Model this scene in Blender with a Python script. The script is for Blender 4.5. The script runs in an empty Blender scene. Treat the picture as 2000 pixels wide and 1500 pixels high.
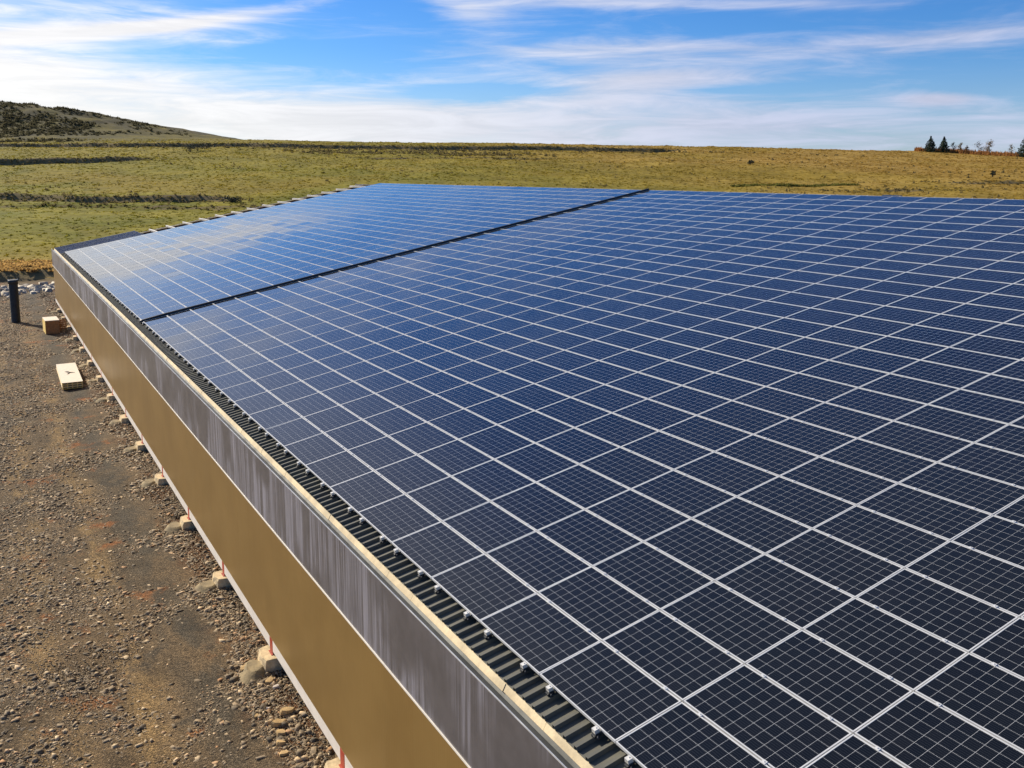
import bpy, math, random
import numpy as np
from mathutils import Vector, Matrix
random.seed(7)
RNG = np.random.default_rng(11)
R = math.radians
S = bpy.context.scene
C = S.collection

# ------------------------------------------------------------------ camera
CAM = Vector((-7.802, 5.871, 6.464))
cd = bpy.data.cameras.new('camera')
cam = bpy.data.objects.new('camera', cd)
C.objects.link(cam)
cd.sensor_width = 36.0
cd.lens = 36.0 * 1790.2 / 2000.0
cd.shift_y = -0.075              # the photograph is a crop: its optical centre lies above the middle
cd.clip_start = 0.2
cd.clip_end = 6000
_y, _p = R(-30.049), R(-8.339)
fwd = Vector((math.cos(_y) * math.cos(_p), math.sin(_y) * math.cos(_p), math.sin(_p)))
right = fwd.cross(Vector((0, 0, 1))).normalized()
up = right.cross(fwd).normalized()
cam.matrix_world = Matrix(((right.x, up.x, -fwd.x, CAM.x), (right.y, up.y, -fwd.y, CAM.y),
                           (right.z, up.z, -fwd.z, CAM.z), (0, 0, 0, 1)))
S.camera = cam

# ------------------------------------------------------------------ light
SUN_AZ, SUN_EL = R(23.0), R(29.0)          # azimuth from +X towards +Y
sd = Vector((math.cos(SUN_EL) * math.cos(SUN_AZ), math.cos(SUN_EL) * math.sin(SUN_AZ), math.sin(SUN_EL)))
ld = bpy.data.lights.new('sun', 'SUN')
ld.energy = 5.0
ld.angle = R(0.53)
ld.color = (1.0, 0.90, 0.74)
sun = bpy.data.objects.new('sun', ld)
C.objects.link(sun)
sun.rotation_euler = sd.to_track_quat('Z', 'Y').to_euler()

S.view_settings.view_transform = 'Standard'
S.view_settings.look = 'None'
S.view_settings.exposure = 0.5
S.view_settings.gamma = 1.0


class NT:
    """small helper for node trees"""
    def __init__(self, tree):
        self.t = tree
        tree.nodes.clear()

    def n(self, kind, **kw):
        nd = self.t.nodes.new(kind)
        for k, v in kw.items():
            setattr(nd, k, v)
        return nd

    def l(self, a, b):
        self.t.links.new(a, b)

    def put(self, sock, v):
        if hasattr(v, 'is_linked') or isinstance(v, bpy.types.NodeSocket):
            self.l(v, sock)
        else:
            if isinstance(v, (tuple, list)) and len(v) == 3 and sock.type == 'RGBA':
                v = (*v, 1)
            sock.default_value = v

    def math(self, op, a, b=0.0, c=0.0, clamp=False):
        m = self.n('ShaderNodeMath', operation=op, use_clamp=clamp)
        self.put(m.inputs[0], a); self.put(m.inputs[1], b); self.put(m.inputs[2], c)
        return m.outputs[0]

    def mix(self, f, a, b, blend='MIX'):
        m = self.n('ShaderNodeMix', data_type='RGBA', blend_type=blend)
        self.put(m.inputs[0], f); self.put(m.inputs[6], a); self.put(m.inputs[7], b)
        return m.outputs[2]

    def noise(self, vec, scale, detail=4.0, rough=0.55, dist=0.0):
        m = self.n('ShaderNodeTexNoise')
        self.l(vec, m.inputs['Vector'])
        m.inputs['Scale'].default_value = scale
        m.inputs['Detail'].default_value = detail
        m.inputs['Roughness'].default_value = rough
        m.inputs['Distortion'].default_value = dist
        return m.outputs[0]

    def smooth(self, x, a, b, lo=0.0, hi=1.0):
        m = self.n('ShaderNodeMapRange', interpolation_type='SMOOTHSTEP')
        self.put(m.inputs[0], x)
        m.inputs[1].default_value = a; m.inputs[2].default_value = b
        m.inputs[3].default_value = lo; m.inputs[4].default_value = hi
        return m.outputs[0]

    def mapv(self, vec, scale=(1, 1, 1), rot=(0, 0, 0), loc=(0, 0, 0)):
        m = self.n('ShaderNodeMapping')
        self.l(vec, m.inputs[0])
        m.inputs['Location'].default_value = loc
        m.inputs['Rotation'].default_value = rot
        m.inputs['Scale'].default_value = scale
        return m.outputs[0]

    def sep(self, vec):
        m = self.n('ShaderNodeSeparateXYZ')
        self.l(vec, m.inputs[0])
        return m.outputs

    def comb(self, x, y, z):
        m = self.n('ShaderNodeCombineXYZ')
        self.put(m.inputs[0], x); self.put(m.inputs[1], y); self.put(m.inputs[2], z)
        return m.outputs[0]

    def dot(self, vec, v):
        m = self.n('ShaderNodeVectorMath', operation='DOT_PRODUCT')
        self.l(vec, m.inputs[0]); m.inputs[1].default_value = v
        return m.outputs['Value']


# ------------------------------------------------------------------ world: sky and thin clouds
W = bpy.data.worlds.new('World')
S.world = W
W.use_nodes = True
g = NT(W.node_tree)
out = g.n('ShaderNodeOutputWorld')
bg = g.n('ShaderNodeBackground')
bg.inputs[1].default_value = 0.08
sky = g.n('ShaderNodeTexSky', sky_type='NISHITA')
sky.sun_disc = False
sky.sun_elevation = SUN_EL
sky.sun_rotation = math.pi / 2 - SUN_AZ
sky.altitude = 400
sky.air_density = 1.0
sky.dust_density = 0.35
sky.ozone_density = 3.0
tc = g.n('ShaderNodeTexCoord')
d = tc.outputs['Generated']
dx, dy, dz = g.sep(d)
HN = (math.cos(R(-30)), math.sin(R(-30)), 0.0)      # hillside axis, also the way the sky drifts
HR = (-math.sin(R(-30)) * -1, -math.cos(R(-30)), 0.0)
s_ = g.dot(d, (-0.5, -0.866, 0.0))                  # towards the north-east end of the sky
f_ = g.dot(d, HN)
sunfac = g.dot(d, tuple(sd))
hs = g.n('ShaderNodeHueSaturation')
g.l(sky.outputs[0], hs.inputs['Color'])
g.l(g.smooth(dz, 0.42, 0.68, 1.32, 0.75), hs.inputs['Saturation'])
hs.inputs['Value'].default_value = 1.0
skyc = g.mix(1.0, hs.outputs[0], (0.56, 0.78, 1.12), 'MULTIPLY')
# long thin cirrus, slanting, and a low bank of haze cloud
fpos = g.math('MAXIMUM', f_, 0.05)
px_ = g.math('DIVIDE', s_, fpos)                    # bearing, as a tangent
pz_ = g.math('DIVIDE', dz, fpos)                    # height above the horizon, as a tangent
front = g.smooth(f_, 0.1, 0.35)
az = g.math('ADD', s_, g.math('MULTIPLY', dz, -1.3))
v1 = g.comb(g.math('MULTIPLY', az, 2.4), g.math('MULTIPLY', f_, 2.0), g.math('MULTIPLY', dz, 17.0))
n1 = g.noise(g.mapv(v1, loc=(0.7, 0.2, 0.35)), 1.3, 8, 0.60, 0.6)
v2 = g.comb(g.math('MULTIPLY', s_, 7.0), g.math('MULTIPLY', f_, 3.0), g.math('MULTIPLY', dz, 58.0))
n2 = g.noise(v2, 1.0, 8, 0.64, 0.7)
nn = g.math('ADD', g.math('MULTIPLY', n1, 0.5), g.math('MULTIPLY', n2, 0.5))


def blob(cx, cz, wx, wz, slope, amp):
    """soft patch of sky where cloud is likelier; centre and size as tangents of bearing and height"""
    x = g.math('SUBTRACT', px_, cx)
    z = g.math('SUBTRACT', g.math('SUBTRACT', pz_, cz), g.math('MULTIPLY', x, slope))
    q = g.math('ADD', g.math('POWER', g.math('DIVIDE', x, wx), 2.0), g.math('POWER', g.math('DIVIDE', z, wz), 2.0))
    return g.math('MULTIPLY', g.math('EXPONENT', g.math('MULTIPLY', q, -1.0)), amp)


bias = g.math('MULTIPLY', g.smooth(s_, 0.0, -0.55), g.smooth(dz, 0.45, 0.06, 0.0, 0.12))
for c_ in ((-0.18, 0.068, 0.36, 0.028, -0.012, 0.21),    # the long bank
           (-0.58, 0.108, 0.21, 0.046, 0.0, 0.30),       # glare towards the sun
           (-0.50, 0.146, 0.20, 0.009, 0.05, 0.22),      # brushed streaks
           (-0.32, 0.160, 0.13, 0.008, 0.12, 0.26),
           (-0.66, 0.25, 0.34, 0.06, 0.0, 0.22),  # cloud out of view, put in to brighten what the far panels reflect
           (-0.95, 0.20, 0.26, 0.12, 0.0, 0.35),
           (-0.55, 0.36, 0.30, 0.08, 0.0, 0.12),         # unseen bright cloud nearer the sun, added to whiten the panel reflections
           (0.10, 0.128, 0.16, 0.014, 0.02, 0.27),
           (0.16, 0.098, 0.16, 0.018, 0.02, 0.30),
           (-0.045, 0.168, 0.05, 0.016, -0.2, 0.22),
           (0.07, 0.178, 0.10, 0.008, -0.02, 0.24),
           (0.44, 0.142, 0.16, 0.012, 0.08, 0.22),
           (0.28, 0.176, 0.12, 0.006, 0.0, 0.18),
           (0.456, 0.078, 0.045, 0.0075, 0.0, 0.36),     # small flat cloud
           (0.12, 0.040, 0.70, 0.034, 0.0, 0.30),        # haze along the horizon
           (-0.03, 0.086, 0.07, 0.0065, 0.03, -0.34),    # blue slots in the bank
           (0.24, 0.088, 0.07, 0.006, 0.03, -0.22),
           (-0.44, 0.036, 0.12, 0.010, 0.0, -0.20),
           (-0.36, 0.124, 0.22, 0.012, 0.0, -0.10)):
    bias = g.math('ADD', bias, g.math('MULTIPLY', blob(*c_), front))
dens = g.smooth(g.math('ADD', nn, bias), 0.48, 0.90)
dens = g.math('MULTIPLY', dens, g.smooth(dz, 0.42, 0.17, 0.10, 1.0))
veil = g.math('MULTIPLY', g.smooth(dz, 0.13, 0.0), 0.38)
glow = g.smooth(sunfac, 0.76, 0.93, 0.0, 0.62)       # thin milky haze about the sun
dens = g.math('MAXIMUM', dens, g.math('MAXIMUM', veil, glow))
cb = g.smooth(sunfac, 0.30, 0.90)
ccol = g.mix(g.smooth(sunfac, 0.86, 0.99), g.mix(cb, (5.4, 5.7, 7.3), (9.7, 9.3, 8.8)), (11.5, 11.2, 11.0))
ccol = g.mix(1.0, ccol, g.smooth(n2, 0.34, 0.66, 0.90, 1.04), 'MULTIPLY')
col = g.mix(g.math('MULTIPLY', dens, 0.90), skyc, ccol)
g.l(col, bg.inputs[0])
g.l(bg.outputs[0], out.inputs[0])


# ------------------------------------------------------------------ object helpers
def link(name, me, mat=None, parent=None, loc=None, mats=None):
    me.name = name
    o = bpy.data.objects.new(name, me)
    C.objects.link(o)
    for m in (mats or ([mat] if mat else [])):
        me.materials.append(m)
    if parent:
        o.parent = parent
    if loc:
        o.location = loc
    return o


def empty(name, label, cat, loc=(0, 0, 0), group=None, rot=None):
    o = bpy.data.objects.new(name, None)
    o.empty_display_size = 0.2
    C.objects.link(o)
    o.location = loc
    if rot:
        o.rotation_euler = rot
    o['label'] = label
    o['category'] = cat
    if group:
        o['group'] = group
    return o


def tag(o, label=None, cat=None, group=None, kind=None):
    for k, v in (('label', label), ('category', cat), ('group', group), ('kind', kind)):
        if v:
            o[k] = v
    return o


class MB:
    """collects polygons into one mesh"""
    def __init__(self):
        self.v = []; self.f = []; self.m = []; self.uv = None; self.sm = []

    def poly(self, pts, mi=0, smooth=False):
        b = len(self.v)
        self.v.extend([tuple(p) for p in pts])
        self.f.append(tuple(range(b, b + len(pts))))
        self.m.append(mi); self.sm.append(smooth)

    def box(self, lo, hi, mi=0, M=None):
        x0, y0, z0 = lo; x1, y1, z1 = hi
        P = [(x0, y0, z0), (x1, y0, z0), (x1, y1, z0), (x0, y1, z0), (x0, y0, z1), (x1, y0, z1), (x1, y1, z1), (x0, y1, z1)]
        if M:
            P = [tuple(M @ Vector(p)) for p in P]
        b = len(self.v)
        self.v.extend(P)
        for q in ((0, 3, 2, 1), (4, 5, 6, 7), (0, 1, 5, 4), (1, 2, 6, 5), (2, 3, 7, 6), (3, 0, 4, 7)):
            self.f.append(tuple(b + i for i in q)); self.m.append(mi); self.sm.append(False)
        return self

    def prism(self, prof, x0, x1, mi=0, close=True, caps=True):
        """profile in (y, z) swept along x"""
        b = len(self.v); n = len(prof)
        for x in (x0, x1):
            self.v.extend([(x, y, z) for y, z in prof])
        for i in range(n if close else n - 1):
            j = (i + 1) % n
            self.f.append((b + i, b + j, b + n + j, b + n + i)); self.m.append(mi); self.sm.append(False)
        if close and caps:
            self.f.append(tuple(b + i for i in reversed(range(n)))); self.m.append(mi); self.sm.append(False)
            self.f.append(tuple(b + n + i for i in range(n))); self.m.append(mi); self.sm.append(False)
        return self

    def tube(self, pts, rad, seg=8, mi=0, smooth=True):
        rings = []
        for k, p in enumerate(pts):
            p = Vector(p)
            a = Vector(pts[max(0, k - 1)]); c = Vector(pts[min(len(pts) - 1, k + 1)])
            t = (c - a).normalized()
            u = t.orthogonal().normalized() if k == 0 else (rings_u - t * rings_u.dot(t)).normalized()
            rings_u = u
            w = t.cross(u)
            r = rad[k] if isinstance(rad, (list, tuple)) else rad
            b = len(self.v)
            for q in range(seg):
                an = 2 * math.pi * q / seg
                self.v.append(tuple(p + u * (r * math.cos(an)) + w * (r * math.sin(an))))
            rings.append(b)
        for k in range(len(rings) - 1):
            for q in range(seg):
                q2 = (q + 1) % seg
                self.f.append((rings[k] + q, rings[k] + q2, rings[k + 1] + q2, rings[k + 1] + q)); self.m.append(mi); self.sm.append(smooth)
        self.f.append(tuple(rings[0] + q for q in reversed(range(seg)))); self.m.append(mi); self.sm.append(False)
        self.f.append(tuple(rings[-1] + q for q in range(seg))); self.m.append(mi); self.sm.append(False)
        return self

    def mesh(self, name):
        me = bpy.data.meshes.new(name)
        me.from_pydata(self.v, [], self.f)
        me.polygons.foreach_set('material_index', self.m)
        me.polygons.foreach_set('use_smooth', self.sm)
        me.update()
        return me

    def build(self, name, mat=None, parent=None, loc=None, mats=None):
        return link(name, self.mesh(name), mat, parent, loc, mats)


def np_mesh(name, V, F, smooth=False):
    """mesh from arrays, F of one polygon size"""
    me = bpy.data.meshes.new(name)
    V = np.asarray(V, np.float32); F = np.asarray(F, np.int32)
    k = F.shape[1]
    me.vertices.add(len(V)); me.vertices.foreach_set('co', V.ravel())
    me.loops.add(F.size); me.loops.foreach_set('vertex_index', F.ravel())
    me.polygons.add(len(F))
    me.polygons.foreach_set('loop_start', np.arange(0, F.size, k, dtype=np.int32))
    me.polygons.foreach_set('loop_total', np.full(len(F), k, np.int32))
    if smooth:
        me.polygons.foreach_set('use_smooth', np.ones(len(F), bool))
    me.update(calc_edges=True)
    me.validate()
    return me


def material(name):
    m = bpy.data.materials.new(name)
    m.use_nodes = True
    t = NT(m.node_tree)
    o = t.n('ShaderNodeOutputMaterial')
    b = t.n('ShaderNodeBsdfPrincipled')
    t.l(b.outputs[0], o.inputs[0])
    return m, t, b


def bump(t, b, h, strength=0.3, dist=0.02):
    n = t.n('ShaderNodeBump')
    n.inputs['Strength'].default_value = strength
    n.inputs['Distance'].default_value = dist
    t.l(h, n.inputs['Height'])
    t.l(n.outputs[0], b.inputs['Normal'])


def simple(name, c, rough=0.5, metal=0.0, var=0.15, scale=6.0, bmp=0.0):
    m, t, b = material(name)
    o = t.n('ShaderNodeTexCoord').outputs['Object']
    n = t.noise(o, scale, 5, 0.6)
    k = t.smooth(n, 0.3, 0.7, 1 - var, 1 + var)
    t.l(t.mix(1.0, c, k, 'MULTIPLY'), b.inputs['Base Color'])
    t.l(t.smooth(n, 0.2, 0.8, max(0.02, rough - 0.08), min(1, rough + 0.08)), b.inputs['Roughness'])
    b.inputs['Metallic'].default_value = metal
    if bmp:
        bump(t, b, t.noise(o, scale * 6, 4, 0.6), bmp)
    return m


# ------------------------------------------------------------------ materials
M = {}
M['alu'] = simple('aluminium', (0.66, 0.66, 0.65), 0.42, 0.2, 0.05, 3)
M['galv'] = simple('galvanised', (0.68, 0.68, 0.66), 0.42, 0.45, 0.12, 3)
M['black'] = simple('black_plastic', (0.012, 0.012, 0.013), 0.42, 0, 0.2, 5)
M['foot'] = simple('black_foot', (0.02, 0.024, 0.03), 0.5, 0, 0.2, 20)
M['clampw'] = simple('clamp_white', (0.78, 0.75, 0.68), 0.35, 0.3, 0.08, 20)
M['foam'] = simple('foam_edge', (0.66, 0.54, 0.34), 0.85, 0, 0.20, 2.2, 0.3)
M['sill'] = simple('sill_white', (0.72, 0.66, 0.58), 0.7, 0, 0.05, 3)
M['trim'] = simple('trim_white', (0.80, 0.75, 0.66), 0.45, 0, 0.05, 2)
M['red'] = simple('red_primer', (0.36, 0.045, 0.018), 0.6, 0, 0.2, 5)
M['rafter'] = simple('dark_red_steel', (0.10, 0.03, 0.02), 0.6, 0, 0.2, 5)
M['conc'] = simple('concrete', (0.60, 0.46, 0.26), 0.9, 0, 0.25, 5, 0.5)
M['conc_old'] = simple('concrete_spill', (0.25, 0.19, 0.10), 0.95, 0, 0.35, 4, 0.6)
M['gutter'] = simple('gutter_metal', (0.075, 0.078, 0.075), 0.36, 0.4, 0.12, 1.5)
M['bluesheet'] = simple('blue_sheet', (0.02, 0.05, 0.13), 0.18, 0.35, 0.2, 1)
M['dark'] = simple('dark_under', (0.05, 0.035, 0.03), 0.8, 0, 0.2, 1)
M['pipe'] = simple('pipe_grey', (0.020, 0.026, 0.028), 0.5, 0, 0.25, 2)
M['board'] = simple('pale_board', (0.70, 0.60, 0.47), 0.7, 0, 0.07, 4)
M['yellow'] = simple('yellow_foam_lit_side', (0.80, 0.56, 0.15), 0.8, 0, 0.15, 8)
M['wood'] = simple('osb_wood', (0.36, 0.17, 0.06), 0.75, 0, 0.25, 6)
M['timber'] = simple('timber', (0.45, 0.30, 0.13), 0.8, 0, 0.2, 6)
M['bark'] = simple('bark', (0.09, 0.07, 0.05), 0.9, 0, 0.3, 3)
M['spruce'] = simple('spruce_needles', (0.028, 0.050, 0.020), 0.75, 0, 0.5, 1.2)
M['yellow_leaf'] = simple('autumn_leaf', (0.20, 0.13, 0.04), 0.75, 0, 0.5, 1.0)
M['grey_leaf'] = simple('thin_leaf', (0.13, 0.11, 0.07), 0.75, 0, 0.4, 1.0)
M['bush_leaf'] = simple('bush_leaf', (0.045, 0.05, 0.022), 0.8, 0, 0.5, 0.8)


def make_cells():
    m, t, b = material('solar_cells')
    uv = t.n('ShaderNodeUVMap').outputs[0]
    u, v, _ = t.sep(uv)
    # u along the long side 0..10 cells, v up the slope 0..6 cells
    def line(x, half):
        f = t.math('FRACT', x)
        e = t.math('ABSOLUTE', t.math('SUBTRACT', f, 0.5))
        return t.math('GREATER_THAN', e, 0.5 - half)
    lu = line(u, 0.0070)
    lv = line(v, 0.0068)
    ln = t.math('MAXIMUM', lu, lv)
    # fine busbars along the strings
    bf = t.math('ABSOLUTE', t.math('SUBTRACT', t.math('FRACT', t.math('MULTIPLY', v, 5.0)), 0.5))
    bus = t.math('MULTIPLY', t.math('LESS_THAN', bf, 0.035), 0.10)
    cid = t.comb(t.math('FLOOR', u), t.math('FLOOR', v), 0)
    oi = t.n('ShaderNodeNewGeometry').outputs['Random Per Island']
    wn = t.n('ShaderNodeTexWhiteNoise', noise_dimensions='4D')
    t.l(cid, wn.inputs['Vector']); t.l(oi, wn.inputs['W'])
    cell = t.mix(wn.outputs[0], (0.0035, 0.0036, 0.0034), (0.0065, 0.0062, 0.0056))
    obj = t.n('ShaderNodeNewGeometry').outputs['Position']
    dust = t.noise(obj, 0.8, 5, 0.6)
    cell = t.mix(t.smooth(dust, 0.45, 0.8, 0.0, 0.012), cell, (0.25, 0.22, 0.18))
    c = t.mix(bus, cell, (0.40, 0.42, 0.46))
    c = t.mix(t.math('MULTIPLY', ln, 0.95), c, (0.72, 0.73, 0.74))
    t.l(c, b.inputs['Base Color'])
    b.inputs['Roughness'].default_value = 0.09
    t.l(t.smooth(dust, 0.3, 0.8, 0.035, 0.08), b.inputs['Roughness'])
    b.inputs['IOR'].default_value = 1.5
    return m


def make_roof():
    m, t, b = material('roof_steel')
    o = t.n('ShaderNodeTexCoord').outputs['Object']
    n = t.noise(o, 1.3, 6, 0.65)
    st = t.noise(t.mapv(o, (9, 0.8, 0.8)), 1.0, 4, 0.6)
    c = t.mix(t.smooth(n, 0.35, 0.7), (0.112, 0.110, 0.094), (0.155, 0.148, 0.115))
    c = t.mix(t.smooth(st, 0.55, 0.8, 0, 0.6), c, (0.22, 0.21, 0.13))
    t.l(c, b.inputs['Base Color'])
    b.inputs['Metallic'].default_value = 0.1
    t.l(t.smooth(n, 0.2, 0.8, 0.55, 0.7), b.inputs['Roughness'])
    b.inputs['Specular IOR Level'].default_value = 0.25
    return m


def make_wall():
    m, t, b = material('gold_wall')
    o = t.n('ShaderNodeTexCoord').outputs['Object']
    x, y, z = t.sep(o)
    pid = t.math('FLOOR', t.math('DIVIDE', x, 1.15))
    wn = t.n('ShaderNodeTexWhiteNoise', noise_dimensions='1D'); t.l(pid, wn.inputs['W'])
    n = t.noise(o, 0.5, 4, 0.6)
    st = t.noise(t.mapv(o, (7, 1, 0.5)), 1.0, 4, 0.6)
    c = t.mix(t.smooth(n, 0.3, 0.7), (0.225, 0.133, 0.036), (0.27, 0.163, 0.047))
    c = t.mix(t.math('MULTIPLY', wn.outputs[0], 0.10), c, (0.33, 0.22, 0.075))
    c = t.mix(t.smooth(st, 0.6, 0.85, 0, 0.2), c, (0.31, 0.24, 0.13))
    t.l(c, b.inputs['Base Color'])
    b.inputs['Roughness'].default_value = 0.42
    b.inputs['Metallic'].default_value = 0.15
    w = t.n('ShaderNodeTexWave', wave_type='BANDS', bands_direction='X')
    t.l(o, w.inputs['Vector'])
    w.inputs['Scale'].default_value = 4.2
    seam = t.math('ABSOLUTE', t.math('SUBTRACT', t.math('FRACT', t.math('DIVIDE', x, 1.15)), 0.5))
    h = t.math('SUBTRACT', t.math('MULTIPLY', w.outputs[1], 0.25), t.math('MULTIPLY', t.math('GREATER_THAN', seam, 0.495), 1.0))
    h = t.math('ADD', h, t.math('MULTIPLY', t.noise(t.mapv(o, (0.9, 1, 0.35)), 1.0, 3, 0.5), 6.0))
    bump(t, b, h, 0.45, 0.004)
    return m


def make_fascia():
    m, t, b = material('fascia_steel')
    o = t.n('ShaderNodeTexCoord').outputs['Object']
    x, y, z = t.sep(o)
    st = t.noise(t.mapv(o, (5.5, 1, 0.22)), 1.0, 5, 0.62)
    fine = t.noise(t.mapv(o, (22, 1, 0.30)), 1.0, 3, 0.6)
    area = t.noise(t.mapv(o, (0.45, 1, 0.3)), 1.0, 3, 0.5)
    n = t.noise(o, 2.0, 4, 0.6)
    c = t.mix(t.smooth(n, 0.3, 0.7), (0.150, 0.142, 0.148), (0.19, 0.18, 0.188))
    s = t.math('MULTIPLY', t.smooth(t.math('ADD', t.math('MULTIPLY', st, 0.55), t.math('MULTIPLY', fine, 0.45)), 0.42, 0.60), t.smooth(area, 0.44, 0.54))
    c = t.mix(t.math('MULTIPLY', s, 0.75), c, (0.42, 0.41, 0.47))
    dk = t.smooth(fine, 0.60, 0.72, 0, 0.25)
    c = t.mix(t.math('MULTIPLY', dk, t.smooth(area, 0.42, 0.55)), c, (0.10, 0.085, 0.085))
    t.l(c, b.inputs['Base Color'])
    b.inputs['Metallic'].default_value = 0.45
    t.l(t.math('ADD', t.math('MULTIPLY', s, 0.15), 0.36), b.inputs['Roughness'])
    seam = t.math('ABSOLUTE', t.math('SUBTRACT', t.math('FRACT', t.math('DIVIDE', x, 3.1)), 0.5))
    bump(t, b, t.math('ADD', t.math('GREATER_THAN', seam, 0.4985), t.math('MULTIPLY', st, 0.3)), 0.25, 0.004)
    return m


def make_yard():
    m, t, b = material('yard_gravel')
    ge = t.n('ShaderNodeNewGeometry')
    o = ge.outputs['Position']
    big = t.noise(o, 0.22, 5, 0.6, 0.3)
    mid = t.noise(o, 0.9, 5, 0.65)
    wob = t.noise(t.mapv(o, (0.12, 0.12, 0)), 1.0, 3, 0.5)
    patch = t.noise(t.mapv(o, (0.35, 0.9, 1)), 1.0, 5, 0.68, 0.4)
    fine = t.noise(o, 30, 5, 0.75)
    vor = t.n('ShaderNodeTexVoronoi'); t.l(o, vor.inputs['Vector']); vor.inputs['Scale'].default_value = 30
    wy = t.math('ADD', t.sep(o)[1], t.math('MULTIPLY', t.math('SUBTRACT', wob, 0.5), 1.6))

    def band(c0, wd):
        q = t.math('DIVIDE', t.math('SUBTRACT', wy, c0), wd)
        return t.math('EXPONENT', t.math('MULTIPLY', t.math('MULTIPLY', q, q), -1.0))
    c = t.mix(t.smooth(big, 0.38, 0.62), (0.112, 0.078, 0.042), (0.165, 0.110, 0.056))
    # grey crushed stone between the wheel tracks and the wall
    c = t.mix(t.math('MULTIPLY', band(2.1, 0.75), t.smooth(patch, 0.36, 0.56, 0.2, 0.85)), c, (0.075, 0.064, 0.046))
    # worn tan wheel tracks
    tr = t.math('MAXIMUM', band(3.5, 0.42), band(5.3, 0.5))
    c = t.mix(t.math('MULTIPLY', tr, t.smooth(patch, 0.42, 0.60, 0.0, 0.75)), c, (0.29, 0.185, 0.075))
    c = t.mix(t.smooth(t.noise(t.mapv(o, loc=(31, 7, 0)), 0.55, 5, 0.65), 0.57, 0.68, 0, 0.85), c, (0.27, 0.10, 0.028))
    c = t.mix(t.smooth(t.noise(t.mapv(o, loc=(3, 47, 0)), 0.6, 5, 0.65), 0.57, 0.66, 0, 0.7), c, (0.055, 0.048, 0.036))
    soil = t.math('MULTIPLY', t.smooth(t.math('ADD', t.sep(o)[1], t.math('MULTIPLY', mid, 2.0)), 2.6, 1.7), t.smooth(t.noise(t.mapv(o, loc=(13, 5, 0)), 0.35, 4, 0.6), 0.40, 0.54))
    c = t.mix(t.math('MULTIPLY', soil, 0.9), c, (0.13, 0.058, 0.022))
    k = t.smooth(t.math('ADD', t.math('MULTIPLY', fine, 0.7), t.math('MULTIPLY', mid, 0.3)), 0.32, 0.68, 0.45, 1.6)
    c = t.mix(1.0, c, k, 'MULTIPLY')
    bw = t.n('ShaderNodeRGBToBW'); t.l(vor.outputs['Color'], bw.inputs[0])
    c = t.mix(1.0, c, t.smooth(bw.outputs[0], 0.15, 0.85, 0.5, 1.35), 'MULTIPLY')
    nz = t.sep(ge.outputs['True Normal'])[2]
    c = t.mix(t.smooth(nz, 0.97, 0.9), c, (0.15, 0.105, 0.055))
    t.l(c, b.inputs['Base Color'])
    b.inputs['Roughness'].default_value = 0.95
    b.inputs['Specular IOR Level'].default_value = 0.2
    h = t.math('ADD', t.math('MULTIPLY', vor.outputs['Distance'], -0.9), fine)
    bump(t, b, h, 1.0, 0.022)
    return m


def make_stone():
    m, t, b = material('stones')
    ge = t.n('ShaderNodeNewGeometry')
    r = ge.outputs['Random Per Island']
    cr = t.n('ShaderNodeValToRGB'); t.l(r, cr.inputs[0])
    e = cr.color_ramp.elements
    e[0].position = 0.0; e[0].color = (0.10, 0.08, 0.055, 1)
    e[1].position = 1.0; e[1].color = (0.74, 0.58, 0.36, 1)
    for p, c in ((0.25, (0.155, 0.115, 0.07)), (0.5, (0.29, 0.21, 0.12)), (0.74, (0.21, 0.16, 0.105)), (0.87, (0.50, 0.375, 0.22)), (0.94, (0.34, 0.17, 0.07))):
        q = cr.color_ramp.elements.new(p); q.color = (*c, 1)
    n = t.noise(ge.outputs['Position'], 30, 3, 0.6)
    t.l(t.mix(1.0, cr.outputs[0], t.smooth(n, 0.3, 0.7, 0.8, 1.2), 'MULTIPLY'), b.inputs['Base Color'])
    b.inputs['Roughness'].default_value = 0.85
    b.inputs['Specular IOR Level'].default_value = 0.3
    return m


def hill_colour(t):
    """colour of the pasture: green on one side running to straw gold on the other"""
    o = t.n('ShaderNodeNewGeometry').outputs['Position']
    e = t.math('ADD', t.dot(o, (0.5, 0.866, 0.0)), -(0.5 * CAM.x + 0.866 * CAM.y))
    dd = t.math('ADD', t.dot(o, HN), -(HN[0] * CAM.x + HN[1] * CAM.y))
    big = t.noise(o, 0.013, 4, 0.6, 0.4)
    mid = t.noise(o, 0.06, 5, 0.62)
    fine = t.noise(o, 0.5, 4, 0.6)
    gold = t.smooth(t.math('ADD', e, t.math('MULTIPLY', t.math('SUBTRACT', big, 0.5), 260)), 60, -130)
    gold = t.math('ADD', t.math('MULTIPLY', gold, 0.85), t.smooth(t.math('SUBTRACT', dd, t.math('MULTIPLY', mid, 80)), 150, 330, 0.0, 0.22), clamp=True)
    gr = t.mix(t.smooth(mid, 0.35, 0.65), (0.130, 0.128, 0.010), (0.225, 0.190, 0.018))
    gd = t.mix(t.smooth(mid, 0.35, 0.65), (0.27, 0.165, 0.030), (0.36, 0.23, 0.055))
    c = t.mix(gold, gr, gd)
    c = t.mix(t.smooth(big, 0.52, 0.66, 0, 0.5), c, (0.25, 0.165, 0.020))
    return c, fine, mid, e, dd


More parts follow.
